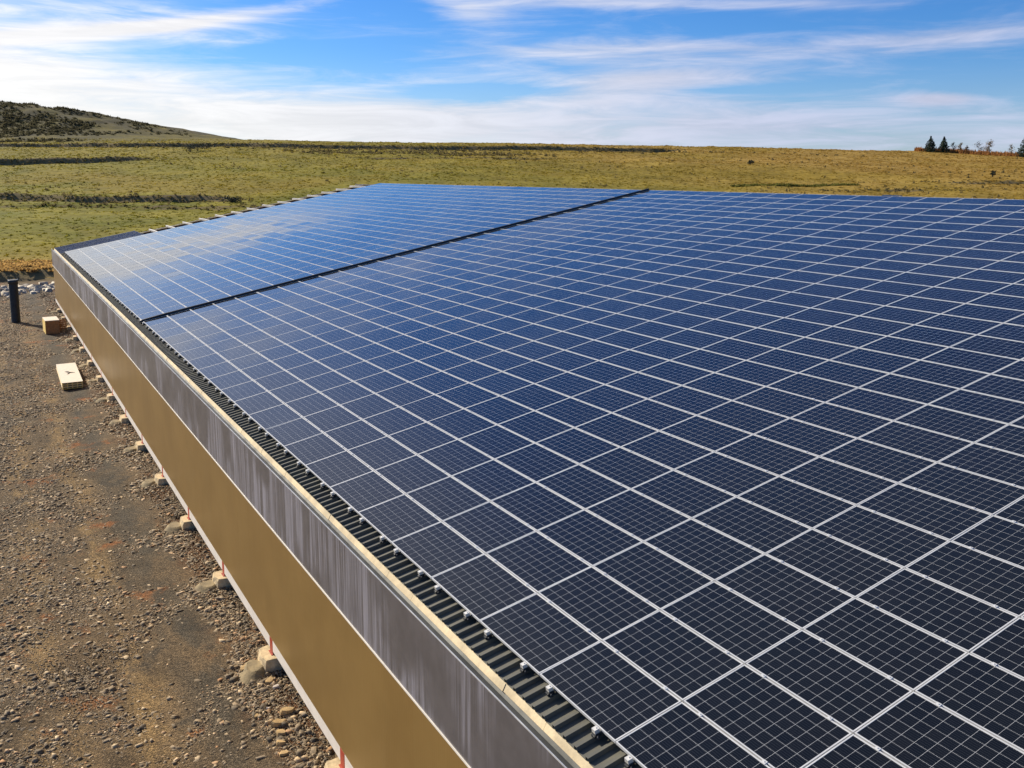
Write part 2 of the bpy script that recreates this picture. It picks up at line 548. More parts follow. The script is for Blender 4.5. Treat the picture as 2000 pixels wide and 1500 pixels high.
def make_hill():
    m, t, b = material('hill_grass')
    c, fine, mid, e, dd = hill_colour(t)
    ge = t.n('ShaderNodeNewGeometry')
    nz = t.sep(ge.outputs['True Normal'])[2]
    steep = t.smooth(t.math('SUBTRACT', nz, t.math('MULTIPLY', t.math('SUBTRACT', mid, 0.5), 0.10)), 0.965, 0.90)
    c = t.mix(1.0, c, t.smooth(fine, 0.3, 0.7, 0.78, 1.2), 'MULTIPLY')
    # orange dry grass on the lip above the yard
    lip = t.math('MULTIPLY', t.smooth(dd, 101.0, 103.5), t.smooth(t.math('ADD', dd, t.math('MULTIPLY', mid, 10)), 125, 115))
    c = t.mix(t.math('MULTIPLY', lip, 0.85), c, (0.40, 0.25, 0.075))
    c = t.mix(t.smooth(dd, 103.0, 101.5), c, (0.14, 0.10, 0.055))
    earth = t.mix(t.smooth(mid, 0.4, 0.6), (0.15, 0.115, 0.055), (0.21, 0.155, 0.075))
    c = t.mix(steep, c, earth)
    # heather and scrub of the far hill
    far = t.math('MULTIPLY', t.smooth(dd, 398, 415), t.smooth(e, 105, 150))
    sc = t.noise(ge.outputs['Position'], 0.05, 5, 0.65, 0.5)
    c = t.mix(t.math('MULTIPLY', t.math('MULTIPLY', far, t.smooth(e, 150, 225, 0.6, 1.0)), t.smooth(sc, 0.36, 0.56, 0.5, 1.0)), c, (0.065, 0.058, 0.028))
    t.l(c, b.inputs['Base Color'])
    b.inputs['Roughness'].default_value = 1.0
    b.inputs['Specular IOR Level'].default_value = 0.1
    bump(t, b, t.math('ADD', fine, mid), 0.6, 0.3)
    return m


def make_tuft(name, mul=1.0, fix=None):
    m, t, b = material(name)
    if fix:
        c = t.mix(0.0, fix, fix)
    else:
        c = hill_colour(t)[0]
    r = t.n('ShaderNodeNewGeometry').outputs['Random Per Island']
    c = t.mix(1.0, c, t.smooth(r, 0, 1, 0.85 * mul, 1.25 * mul), 'MULTIPLY')
    t.l(c, b.inputs['Base Color'])
    b.inputs['Roughness'].default_value = 1.0
    b.inputs['Specular IOR Level'].default_value = 0.1
    tr = t.n('ShaderNodeBsdfTranslucent'); t.l(c, tr.inputs[0])
    mx = t.n('ShaderNodeMixShader'); mx.inputs[0].default_value = 0.5
    t.l(b.outputs[0], mx.inputs[1]); t.l(tr.outputs[0], mx.inputs[2])
    o = [n for n in t.t.nodes if n.type == 'OUTPUT_MATERIAL'][0]
    t.l(mx.outputs[0], o.inputs[0])
    return m


M['cells'] = make_cells()
M['roof'] = make_roof()
M['wall'] = make_wall()
M['fascia'] = make_fascia()
M['yard'] = make_yard()
M['stone'] = make_stone()
M['hill'] = make_hill()
M['tuft'] = make_tuft('grass_tufts')
M['scrub'] = make_tuft('scrub_twigs', 1.0, (0.155, 0.125, 0.055))
M['hillscrub'] = make_tuft('hill_twigs', 1.0, (0.07, 0.064, 0.036))
M['drygrass'] = make_tuft('dry_grass', 1.0, (0.36, 0.17, 0.055))
M['lipgrass'] = make_tuft('orange_grass', 1.0, (0.46, 0.29, 0.10))
M['hedge'] = make_tuft('hedge_leaf', 1.0, (0.13, 0.125, 0.03))
M['rubble'] = simple('rubble_stone', (0.50, 0.43, 0.33), 0.85, 0, 0.25, 1.5)
M['ochre'] = simple('ochre_stone', (0.50, 0.33, 0.14), 0.85, 0, 0.18, 8, 0.3)
M['pinkstone'] = simple('pale_stone', (0.62, 0.52, 0.42), 0.85, 0, 0.15, 8, 0.3)

# ------------------------------------------------------------------ dimensions
TH = R(11.048)                      # roof pitch
CT, ST = math.cos(TH), math.sin(TH)
LP, WP = 1.656, 1.02                # panel pitch along the eave, up the slope
PL, PW = 1.640, 0.998               # panel size
NROW = 28
GAP0 = 21 * LP                      # near edge of the dark gap
FAR0 = GAP0 + 0.26
NFAR = 25
XEND = 83.6
XPUR = 81.3                         # far end of the building
XNEAR = -6.0
GZ = -5.46                          # yard level
DROP = 0.115                        # roof sheet below panel plane
SLOPE_M = Matrix(((1, 0, 0), (0, -CT, ST), (0, ST, CT))).transposed()


def rp(x, v, n=0.0):
    """point on the roof: x along the eave, v up the slope, n off the panel plane"""
    return Vector((x, -v * CT + n * ST, v * ST + n * CT))


# matrix whose local x = along eave (towards the camera end), y = up slope, z = normal
ROOF_B = Matrix(((-1, 0, 0), (0, -CT, ST), (0, ST, CT)))     # columns: x=(-1,0,0), y=(0,-CT,ST), z=(0,ST,CT)


def ordinal(n):
    names = ['first', 'second', 'third', 'fourth', 'fifth', 'sixth', 'seventh', 'eighth', 'ninth', 'tenth', 'eleventh', 'twelfth',
             'thirteenth', 'fourteenth', 'fifteenth', 'sixteenth', 'seventeenth', 'eighteenth', 'nineteenth', 'twentieth']
    if n <= 20:
        return names[n - 1]
    return ['twenty-first', 'twenty-second', 'twenty-third', 'twenty-fourth', 'twenty-fifth', 'twenty-sixth', 'twenty-seventh', 'twenty-eighth'][n - 21]


# ------------------------------------------------------------------ ground
N2 = np.array(HN[:2]); E2 = np.array([0.5, 0.866])
O2 = np.array([CAM.x, CAM.y])


def vnoise(x, y, seed=0):
    xi = np.floor(x).astype(np.int64); yi = np.floor(y).astype(np.int64)
    xf = x - xi; yf = y - yi

    def h(a, b):
        n = (a * 374761393 + b * 668265263 + seed * 2147483) & 0x7fffffff
        n = ((n ^ (n >> 13)) * 1274126177) & 0x7fffffff
        return ((n ^ (n >> 16)) & 0xffff) / 65535.0
    u = xf * xf * (3 - 2 * xf); v = yf * yf * (3 - 2 * yf)
    return (h(xi, yi) * (1 - u) + h(xi + 1, yi) * u) * (1 - v) + (h(xi, yi + 1) * (1 - u) + h(xi + 1, yi + 1) * u) * v - 0.5


def fbm(x, y, seed=0, o=4):
    r = 0; a = 1.0
    for k in range(o):
        r = r + a * vnoise(x, y, seed + k); x = x * 2.03 + 7.1; y = y * 2.03 + 3.3; a *= 0.5
    return r


def sstep(x, a, b):
    t = np.clip((x - a) / (b - a), 0, 1)
    return t * t * (3 - 2 * t)


SKY_E = np.array([-700, -237, -190, -118, -60, 0, 60, 118, 150, 175, 200, 215, 235, 300, 420, 700.])
# how many photo pixels the skyline stands above eye level along that bearing, at the crest distance
SKY_P = np.array([18, 25, 35, 42, 46, 50.5, 53.5, 57, 58, 57, 57, 56, 54, 50, 45, 40.]) + 5.6
CREST = 420.0
# terrace banks: distance, height, e range, drift
BANKS = [(187, 1.3, 50, 400, 0.07), (177.5, 0.6, 44, 400, 0.05), (296, 1.9, 112, 420, -0.10), (384, 1.6, -75, 520, -0.012), (232, 0.8, -260, -106, 0.05),
         (212, 0.6, -108, -72, 0.1), (330, 0.6, -20, 60, -0.02)]


def height(dd, ee):
    top = CAM.z + np.interp(ee, SKY_E, SKY_P) * CREST / 1790.0
    foot = -4.5
    t = np.clip((dd - 112) / (CREST - 112), 0, 1)
    z = foot + (top - foot) * (t * 0.92 + 0.08 * t * t)
    # beyond the crest it levels out and falls away a little
    z = z - np.clip(dd - CREST - 6, 0, 500) * 0.012
    z = z + fbm(dd * 0.02, ee * 0.02, 3) * 1.6 * sstep(dd, 112, 180) * (1 - 0.75 * sstep(dd, 330, 410))
    z = z + fbm(dd * 0.11, ee * 0.11, 9) * 0.35 * sstep(dd, 112, 140)
    z = z + fbm(dd * 0.5, ee * 0.35, 19, 3) * 0.22 * sstep(dd, 112, 130)
    # left hill
    prof = np.interp(ee, [100, 125, 150, 175, 200, 225, 250, 275, 300, 340, 420, 700], [0, 1.4, 3.6, 7.2, 12.0, 17.4, 21.8, 25.0, 27.0, 28.5, 28.5, 21])
    z = z + prof * sstep(dd, 405, 520) * (1 + 0.12 * fbm(dd * 0.03, ee * 0.03, 31))
    z = z + fbm(dd * 0.12, ee * 0.12, 37) * 1.5 * sstep(dd, 420, 500) * sstep(ee, 130, 180)
    for bd, bh, e0, e1, dr in BANKS:
        m = sstep(ee, e0, e0 + 14) * (1 - sstep(ee, e1 - 14, e1))
        c = bd + dr * (ee - e0) + fbm(ee * 0.05, ee * 0.0 + bd, 41, 3) * 4.0
        wd = 1.3 + 0.6 * fbm(ee * 0.2, ee * 0 + bd, 43, 2)
        z = z + m * bh * (sstep(dd, c - wd, c + wd) - np.clip((dd - c + 26) / 52, 0, 1))
    # yard and the earth bank at its end
    wyy = O2[1] + dd * N2[1] + ee * E2[1]
    yard = GZ + 0.14 * (1 - sstep(wyy, 0.75, 1.9)) + 0.05 * fbm(dd * 0.4, ee * 0.4, 5) + 0.05 * fbm(dd * 0.1, ee * 0.1, 6)
    lipd = 103.5 - 0.5 * (ee - 52) + fbm(ee * 0.15, ee * 0, 51) * 1.5
    lipd = np.clip(lipd, 101, 109)
    k = sstep(dd, lipd - 1.4, lipd + 1.0)
    mound = 0.25 * np.exp(-((dd - lipd - 4) / 4.0) ** 2)
    return yard * (1 - k) + (np.where(dd < 112, foot, z) + mound) * k


def ground():
    rows = np.concatenate([np.arange(-70, -10, 6), np.arange(-10, 90, 1.0), np.arange(90, 114, 0.6), np.arange(114, 430, 0.9), np.arange(430, 560, 4), np.arange(560, 1500, 40)])
    cols = np.concatenate([np.arange(-900, -300, 25), np.arange(-300, 330, 2.6), np.arange(330, 930, 25)])
    D, E_ = np.meshgrid(rows, cols, indexing='ij')
    Z = height(D, E_)
    X = O2[0] + D * N2[0] + E_ * E2[0]
    Y = O2[1] + D * N2[1] + E_ * E2[1]
    V = np.stack([X, Y, Z], -1).reshape(-1, 3)
    nr, nc = D.shape
    i = np.arange(nr - 1)[:, None] * nc + np.arange(nc - 1)[None, :]
    F = np.stack([i, i + nc, i + nc + 1, i + 1], -1)
    split = int(np.searchsorted(rows, 99.0))
    for name, sl, mat in (('gravel_yard', slice(0, split), M['yard']), ('hillside', slice(split, None), M['hill'])):
        f = F[sl].reshape(-1, 4)
        used = np.unique(f)
        remap = np.full(len(V), -1); remap[used] = np.arange(len(used))
        me = np_mesh(name, V[used], remap[f][:, ::-1], True)
        # make sure it faces up
        if me.polygons[0].normal.z < 0:
            me.flip_normals()
        o = link(name, me, mat)
        o['kind'] = 'structure'


ground()


def world_xy(dd, ee):
    return O2[0] + dd * N2[0] + ee * E2[0], O2[1] + dd * N2[1] + ee * E2[1]


def de(x, y):
    p = np.stack([x - O2[0], y - O2[1]], -1)
    return p @ N2, p @ E2


# ------------------------------------------------------------------ the building
hall = empty('farm_hall', 'long farm hall with gold metal wall, grey fascia and a roof covered in solar panels', 'building', (30, 0, GZ))


def part(o):
    o.parent = hall
    o.matrix_parent_inverse = Matrix.Translation((-30, 0, -GZ))
    return o


EV = -0.325 / CT                       # slope coordinate of the roof sheet's eave edge (outside the panels)
RIDGE_V = NROW * WP + 0.10


def roof_sheet(x0, x1, v0, v1, pitch, hgt, top):
    """trapezoid ribs running up the slope"""
    b = MB()
    xs = []
    n = int(round((x1 - x0) / pitch))
    p = (x1 - x0) / n
    for k in range(n):
        a = x0 + k * p
        xs += [(a, 0), (a + p * 0.70, 0), (a + p * 0.735, hgt), (a + p * 0.94, hgt)]
    xs.append((x1, 0))
    q = [[rp(x, v, -top + h) for x, h in xs] for v in (v0, v1)]
    for k in range(len(xs) - 1):
        b.poly((q[0][k], q[1][k], q[1][k + 1], q[0][k + 1]))
    return b


part(roof_sheet(XNEAR, FAR0 + NFAR * LP + 0.1, EV, RIDGE_V, LP / 7, 0.058, DROP + 0.042).build('roof_sheet', M['roof']))
part(roof_sheet(FAR0 + NFAR * LP + 0.102, XEND, EV, 6.6, 1.02, 0.05, DROP + 0.042).build('roof_sheet', M['bluesheet']))
# foam edge of the roof panels, facing out over the gutter
b = MB()
RT = DROP + 0.046
e0 = rp(0, EV, -RT); e1 = rp(0, EV, -RT - 0.105)
x = XNEAR
while x < XEND - 0.01:
    x2 = min(x + 1.0, XEND)
    j = RNG.uniform(-0.006, 0.006)
    b.prism([(e0.y + j, e0.z), (e0.y + 0.050 + j, e0.z - 0.095), (e0.y - 0.2, e0.z - 0.10), (e0.y - 0.5, e0.z + 0.09)], x, x2 - 0.004)
    x = x2
part(b.build('foam_edge', M['foam']))
# gutter trough between foam edge and fascia
FY = 0.552
FT, FB, WB = -0.237, -1.672, -4.70
gz0 = e0.z - 0.12
b = MB()
b.prism([(0.32, gz0 + 0.012), (0.36, gz0 - 0.035), (FY - 0.03, gz0 - 0.05), (FY - 0.012, FT - 0.016), (FY - 0.015, FT - 0.0145), (FY - 0.035, gz0 - 0.055), (0.355, gz0 - 0.040), (0.31, gz0 + 0.008)], XNEAR, XEND)
part(b.build('gutter', M['gutter']))
fb = MB().box((XNEAR, FY - 0.010, FB + 0.004), (XEND, FY, FT - 0.014))
part(fb.build('fascia', M['fascia']))
part(MB().box((XNEAR, FY - 0.011, FT - 0.0135), (XEND, FY + 0.003, FT + 0.002)).build('fascia_trim', M['galv']))
part(MB().box((XNEAR, 0.44, FB - 0.028), (XEND, FY + 0.012, FB + 0.0035)).build('fascia_trim', M['trim']))
part(MB().box((XNEAR, 0.40, WB), (XEND, 0.50, FB - 0.030)).build('wall', M['wall']))
# base strips between the red columns
POST = [8.1 + 5.05 * k for k in range(-2, 16) if 8.1 + 5.05 * k < XEND - 1]
edges = [XNEAR] + POST + [XEND]
for k in range(len(edges) - 1):
    a = edges[k] + (0.135 if k else 0.0); c = edges[k + 1] - (0.135 if k < len(edges) - 2 else 0.0)
    part(MB().box((a, 0.40, WB - 0.285), (c, 0.502, WB - 0.003)).build('sill', M['sill']))
for px in POST:
    b = MB()
    b.box((px - 0.12, 0.485, GZ + 0.378), (px + 0.12, 0.504, WB - 0.002))
    b.box((px - 0.004, 0.36, GZ + 0.378), (px + 0.004, 0.4845, WB - 0.002))
    b.box((px - 0.10, 0.35, GZ + 0.378), (px + 0.10, 0.3595, WB - 0.002))
    b.box((px - 0.14, 0.30, GZ + 0.376), (px + 0.14, 0.54, GZ + 0.393))
    part(b.build('column', M['red']))
# gable end: wall below, bare purlins and edge beam above it where the roofing is still missing
YR = rp(0, RIDGE_V).y; ZR = rp(0, RIDGE_V).z
YB = 2 * YR - 0.4
for xe, xi in ((XPUR - 0.05, XPUR + 0.05), (XNEAR + 0.02, XNEAR + 0.12)):
    prof = [(0.39, WB), (0.39, -0.42), (YR, ZR - 0.75), (YB, -0.42), (YB, WB)]
    part(MB().prism(prof, xe, xi).build('gable_wall', M['dark']))
b = MB()
b.prism([(YB - 0.1, WB), (YB - 0.1, -0.45), (YB + 0.0, -0.45), (YB + 0.0, WB)], XNEAR, XEND)
part(b.build('rear_wall', M['wall']))
b = MB()
b.prism([(YR - 0.02, ZR - DROP - 0.05), (YB - 0.4, -0.30), (YB - 0.4, -0.42), (YR - 0.02, ZR - DROP - 0.17)], XNEAR, XEND)
part(b.build('rear_roof', M['roof']))
# purlins
PX0 = FAR0 + NFAR * LP - 1.2
v = 7.55
k = 0
while v < RIDGE_V + 0.05:
    b = MB()
    c0 = rp(0, v, -DROP - 0.01)
    for (ya, yb, za, zb) in ((-0.06, 0.06, -0.004, 0.0), (-0.035, -0.031, -0.14, -0.0045), (-0.035, 0.035, -0.145, -0.1405)):
        prof = [rp(0, v + ya, -0.045 + za), rp(0, v + yb, -0.045 + za), rp(0, v + yb, -0.045 + zb), rp(0, v + ya, -0.045 + zb)]
        b.prism([(q.y, q.z) for q in prof], PX0, XPUR + RNG.uniform(-0.05, 0.1))
    part(b.build('purlin', M['trim']))
    v += 1.515
    k += 1
b = MB()
p0 = rp(0, 6.5, -0.26); p1 = rp(0, RIDGE_V, -0.26)
b.poly([(XEND - 0.06, p.y, p.z + dz_) for p, dz_ in ((p0, 0), (p1, 0), (p1, 0.03), (p0, 0.03))])
b2 = MB()
for xx in (XPUR - 0.12,):
    pr = [rp(xx, 6.62, -0.22), rp(xx, RIDGE_V, -0.22), rp(xx, RIDGE_V, -0.19), rp(xx, 6.62, -0.19)]
    qr = [p + Vector((0.08, 0, 0)) for p in pr]
    b2.poly(pr[::-1]); b2.poly(qr)
    for i in range(4):
        b2.poly((pr[i], pr[(i + 1) % 4], qr[(i + 1) % 4], qr[i]))
part(b2.build('gable_edge', M['galv']))
# dark red steel under the bare purlins
b3 = MB()
for xa in (XPUR - 4.6, XPUR - 0.5):
    pr = [rp(xa, 6.62, -0.62), rp(xa, RIDGE_V, -0.62), rp(xa, RIDGE_V, -0.24), rp(xa, 6.62, -0.24)]
    qr = [p + Vector((0.2, 0, 0)) for p in pr]
    b3.poly(pr[::-1]); b3.poly(qr)
    for i in range(4):
        b3.poly((pr[i], pr[(i + 1) % 4], qr[(i + 1) % 4], qr[i]))
part(b3.build('rafter', M['rafter']))
# underlay that closes the roof below the open bay
b4 = MB()
b4.poly([rp(FAR0 + NFAR * LP - 0.5, 6.61, -0.66), rp(XPUR - 0.13, 6.61, -0.66), rp(XPUR - 0.13, RIDGE_V, -0.66), rp(FAR0 + NFAR * LP - 0.5, RIDGE_V, -0.66)])
part(b4.build('roof_liner', M['dark']))
# ridge capping
b = MB()
cp = rp(0, RIDGE_V, -0.05)
b.prism([(cp.y + 0.24, cp.z - 0.085), (cp.y + 0.02, cp.z - 0.035), (cp.y - 0.25, cp.z - 0.085), (cp.y - 0.25, cp.z - 0.095), (cp.y + 0.02, cp.z - 0.045), (cp.y + 0.24, cp.z - 0.095)], XNEAR, FAR0 + NFAR * LP + 0.1)
part(b.build('ridge_cap', M['galv']))
# low ridge vent
b = MB()
vy, vz = cp.y - 0.05, cp.z
b.prism([(vy + 0.18, vz - 0.04), (vy + 0.18, vz + 0.03), (vy + 0.11, vz + 0.07), (vy - 0.11, vz + 0.07), (vy - 0.18, vz + 0.03), (vy - 0.18, vz - 0.04)], 18.0, 18.8)
part(b.build('ridge_vent', M['bluesheet']))

# ------------------------------------------------------------------ solar panels
FW = 0.016                             # visible width of the frame
FH = 0.038


def frame_mesh():
    b = MB()
    x0, x1, y0, y1 = -PL / 2, PL / 2, -PW / 2, PW / 2
    a = [(x0, y0), (x1, y0), (x1, y1), (x0, y1)]
    i = [(x0 + FW, y0 + FW), (x1 - FW, y0 + FW), (x1 - FW, y1 - FW), (x0 + FW, y1 - FW)]
    for k in range(4):
        n = (k + 1) % 4
        b.poly([(*a[k], 0), (*a[n], 0), (*i[n], 0), (*i[k], 0)])
        b.poly([(*a[k], -FH), (*a[n], -FH), (*a[n], 0), (*a[k], 0)])
        b.poly([(*i[k], 0), (*i[n], 0), (*i[n], -0.004), (*i[k], -0.004)])
        b.poly([(*a[n], -FH), (*a[k], -FH), (i[k][0] * 0.97, i[k][1] * 0.97, -FH), (i[n][0] * 0.97, i[n][1] * 0.97, -FH)])
    return b.mesh('frame')


MARG = 0.018


def glass_mesh():
    me = bpy.data.meshes.new('cell_glass')
    x0, x1, y0, y1 = -PL / 2 + FW, PL / 2 - FW, -PW / 2 + FW, PW / 2 - FW
    me.from_pydata([(x0, y0, -0.004), (x1, y0, -0.004), (x1, y1, -0.004), (x0, y1, -0.004)], [], [(0, 1, 2, 3)])
    uv = me.uv_layers.new(name='UVMap')
    for k, c in enumerate(((0, 0), (10, 0), (10, 6), (0, 6))):
        uv.data[k].uv = c
    return me


def clamp_mesh():
    b = MB()
    b.box((-0.028, -0.026, -0.020), (0.028, 0.026, 0.006))
    b.tube([(0, 0, 0.006), (0, 0, 0.013)], 0.008, 6)
    return b.mesh('clamp')


fm, gm, cm = frame_mesh(), glass_mesh(), clamp_mesh()
fm.materials.append(M['alu']); gm.materials.append(M['cells']); cm.materials.append(M['alu'])

cam_np = np.array(CAM)
Rw = np.array([list(right), list(-up), list(fwd)])


def project(p):
    pc = (np.asarray(p) - cam_np) @ Rw.T
    return np.stack([1000 + 1790.2 * pc[:, 0] / pc[:, 2], 600 + 1790.2 * pc[:, 1] / pc[:, 2]], 1), pc[:, 2]


def panel_area(x0, r):
    pts = [rp(x0, r * WP), rp(x0 + LP, r * WP), rp(x0 + LP, (r + 1) * WP), rp(x0, (r + 1) * WP)]
    q, dep = project(np.array([list(p) for p in pts]))
    if dep.min() < 0.4:
        return 0
    q = np.clip(q, [0, 0], [2000, 1500])
    return 0.5 * abs(sum(q[k][0] * q[(k + 1) % 4][1] - q[(k + 1) % 4][0] * q[k][1] for k in range(4)))


allp = []
for j in range(-3, 21):
    for r in range(NROW):
        allp.append((panel_area(j * LP, r), 'near', j, r))
for j in range(NFAR):
    for r in range(NROW):
        allp.append((panel_area(FAR0 + j * LP, r) * 0.01, 'far', j, r))
allp.sort(key=lambda t: -t[0])
single = [p for p in allp[:300] if p[0] > 0]
rest = allp[len(single):]


def panel_matrix(arr, j, r):
    x0 = (j * LP if arr == 'near' else FAR0 + j * LP)
    c = rp(x0 + LP / 2, (r + 0.5) * WP + 0.002)
    m = ROOF_B.to_4x4()
    tilt = Matrix.Rotation(RNG.normal(0, R(0.16)), 4, 'X') @ Matrix.Rotation(RNG.normal(0, R(0.12)), 4, 'Y')
    return Matrix.Translation(c) @ m @ tilt


GROUP = 'solar panels in rows on the roof'
proto = None
for _, arr, j, r in single:
    k = 21 - j                                        # column counted from the dark gap towards the camera
    lab = 'blue solar panel, %s row above the eave, %s column this side of the black conduit' % (ordinal(r + 1), ordinal(k))
    if proto is None:
        e = empty('solar_panel', lab, 'solar panel', group=GROUP)
        f = bpy.data.objects.new('frame', fm); gl = bpy.data.objects.new('cell_glass', gm)
        ch = [f, gl]
        for s in (-1, 1):
            c_ = bpy.data.objects.new('clamp', cm)
            c_.location = (s * PL * 0.31, PW / 2 + (WP - PW) / 2, 0.0)
            ch.append(c_)
        for o in ch:
            C.objects.link(o); o.parent = e
        proto = (e, ch)
    else:
        e = proto[0].copy(); C.objects.link(e)
        for o in proto[1]:
            c_ = o.copy(); C.objects.link(c_); c_.parent = e
        e['label'] = lab
    e.matrix_world = panel_matrix(arr, j, r)

# all the remaining panels of the roof as one mass
fv = np.array([v.co[:] for v in fm.vertices]); ff = np.array([p.vertices[:] for p in fm.polygons])
gv = np.array([v.co[:] for v in gm.vertices]); gf = np.array([[0, 1, 2, 3]])
cv = np.array([(-0.03, -0.026, 0.006), (0.03, -0.026, 0.006), (0.03, 0.026, 0.006), (-0.03, 0.026, 0.006)])
VV, FF, MI, UV = [], [], [], []
nb = 0
for _, arr, j, r in rest:
    m = np.array(panel_matrix(arr, j, r))
    clamps = [cv + np.array([s * PL * 0.31, PW / 2 + (WP - PW) / 2, 0]) for s in (-1, 1)]
    for vv, f_x, mi in [(fv, ff, 0), (gv, gf, 1)] + [(c_, gf, 0) for c_ in clamps]:
        VV.append(vv @ m[:3, :3].T + m[:3, 3]); FF.append(f_x + nb); nb += len(vv)
        MI += [mi] * len(f_x)
        UV.append(np.tile(np.array([[0, 0], [10, 0], [10, 6], [0, 6]], float), (len(f_x), 1)) if mi else np.zeros((4 * len(f_x), 2)))
me = bpy.data.meshes.new('solar_panel_field')
V_ = np.concatenate(VV).astype(np.float32); F_ = np.concatenate(FF).astype(np.int32)
me.vertices.add(len(V_)); me.vertices.foreach_set('co', V_.ravel())
me.loops.add(F_.size); me.loops.foreach_set('vertex_index', F_.ravel())
me.polygons.add(len(F_))
me.polygons.foreach_set('loop_start', np.arange(0, F_.size, 4, dtype=np.int32))
me.polygons.foreach_set('loop_total', np.full(len(F_), 4, np.int32))
me.polygons.foreach_set('material_index', np.array(MI, np.int32))
uvl = me.uv_layers.new(name='UVMap')
uvl.data.foreach_set('uv', np.concatenate(UV).astype(np.float32).ravel())
me.update(calc_edges=True)
o = link('solar_panel_field', me, mats=[M['alu'], M['cells']])
tag(o, 'smaller looking blue solar panels filling the far and upper parts of the roof', 'solar panels', GROUP, 'stuff')

# black conduit along the gap between the two panel fields
b = MB()
cx = GAP0 + 0.125
b.tube([rp(cx, -0.10, -0.04), rp(cx, 0.0, -0.02)] + [rp(cx + 0.01 * math.sin(v), v, 0.0) for v in np.linspace(1, NROW * WP, 24)], 0.095, 12)
o = b.build('conduit', M['black'])
tag(o, 'thick black conduit running up the roof between the two panel fields', 'conduit')

# mounting rails, two under every panel column; only their ends show along the eave
rail = MB().box((-0.02, 0.0, -0.04), (0.02, 28.4, 0.0)).mesh('rail_body')
rail.materials.append(M['alu'])
endc = MB().box((-0.034, -0.055, -0.050), (0.034, 0.016, 0.008))
endc.tube([(0, -0.01, 0.006), (0, -0.01, 0.016)], 0.009, 6)
endc = endc.mesh('end_clamp'); endc.materials.append(M['clampw'])
ft = MB()
ft.box((-0.045, -0.055, -0.060), (0.045, 0.05, -0.041))
ft.box((-0.030, -0.075, -0.095), (0.035, 0.03, -0.0605))
ft.tube([(0.05, -0.03, -0.06), (0.085, -0.05, -0.075)], 0.016, 6)
ft = ft.mesh('rail_foot'); ft.materials.append(M['foot'])
RG = 'mounting rails under the panels'
rp0 = None
for arr, js in (('near', range(20, -4, -1)), ('far', range(NFAR))):
    for j in js:
        for s, side in ((-1, 'far'), (1, 'near')):
            x0 = j * LP if arr == 'near' else FAR0 + j * LP
            x = x0 + LP / 2 - s * PL * 0.31
            k = (21 - j) if arr == 'near' else j + 1
            lab = '%s of two rail ends at the eave, %s column %s the black conduit' % (
                'farther' if s < 0 else 'nearer', ordinal(k), 'this side of' if arr == 'near' else 'beyond')
            if rp0 is None:
                e = empty('mounting_rail', lab, 'rail', group=RG)
                ch = []
                for nme, mm in (('rail_body', rail), ('end_clamp', endc), ('rail_foot', ft)):
                    c_ = bpy.data.objects.new(nme, mm); C.objects.link(c_); c_.parent = e; ch.append(c_)
                ch[0].location = (0, 0.0, -FH - 0.003); ch[1].location = (0, -0.018, 0); ch[2].location = (0, -0.02, 0.0)
                rp0 = (e, ch)
            else:
                e = rp0[0].copy(); C.objects.link(e)
                for o_ in rp0[1]:
                    c_ = o_.copy(); C.objects.link(c_); c_.parent = e
                e['label'] = lab
            e.matrix_world = Matrix.Translation(rp(x, 0.0)) @ ROOF_B.to_4x4()


# ------------------------------------------------------------------ footings, stack, crates, pipe
def lump(b, cx, cy, rx, ry, z0, z1, seed, seg=18, rings=5, top=0.35, mi=0):
    """rough mound"""
    r_ = np.random.default_rng(seed)
    ph = r_.uniform(0, 6.28, 4); base = len(b.v)
    for k in range(rings):
        t = k / (rings - 1)
        rad = 1 - (1 - top) * t ** 0.8
        for q in range(seg):
            a = 2 * math.pi * q / seg
            w = 1 + 0.10 * math.sin(2 * a + ph[0]) + 0.08 * math.sin(3 * a + ph[1]) + r_.uniform(-0.05, 0.05)
            b.v.append((cx + rx * rad * w * math.cos(a), cy + ry * rad * w * math.sin(a), z0 + (z1 - z0) * t + r_.uniform(-0.012, 0.012)))
    for k in range(rings - 1):
        for q in range(seg):
            q2 = (q + 1) % seg
            b.f.append((base + k * seg + q, base + k * seg + q2, base + (k + 1) * seg + q2, base + (k + 1) * seg + q)); b.m.append(mi); b.sm.append(True)
    b.f.append(tuple(base + (rings - 1) * seg + q for q in range(seg))); b.m.append(mi); b.sm.append(False)


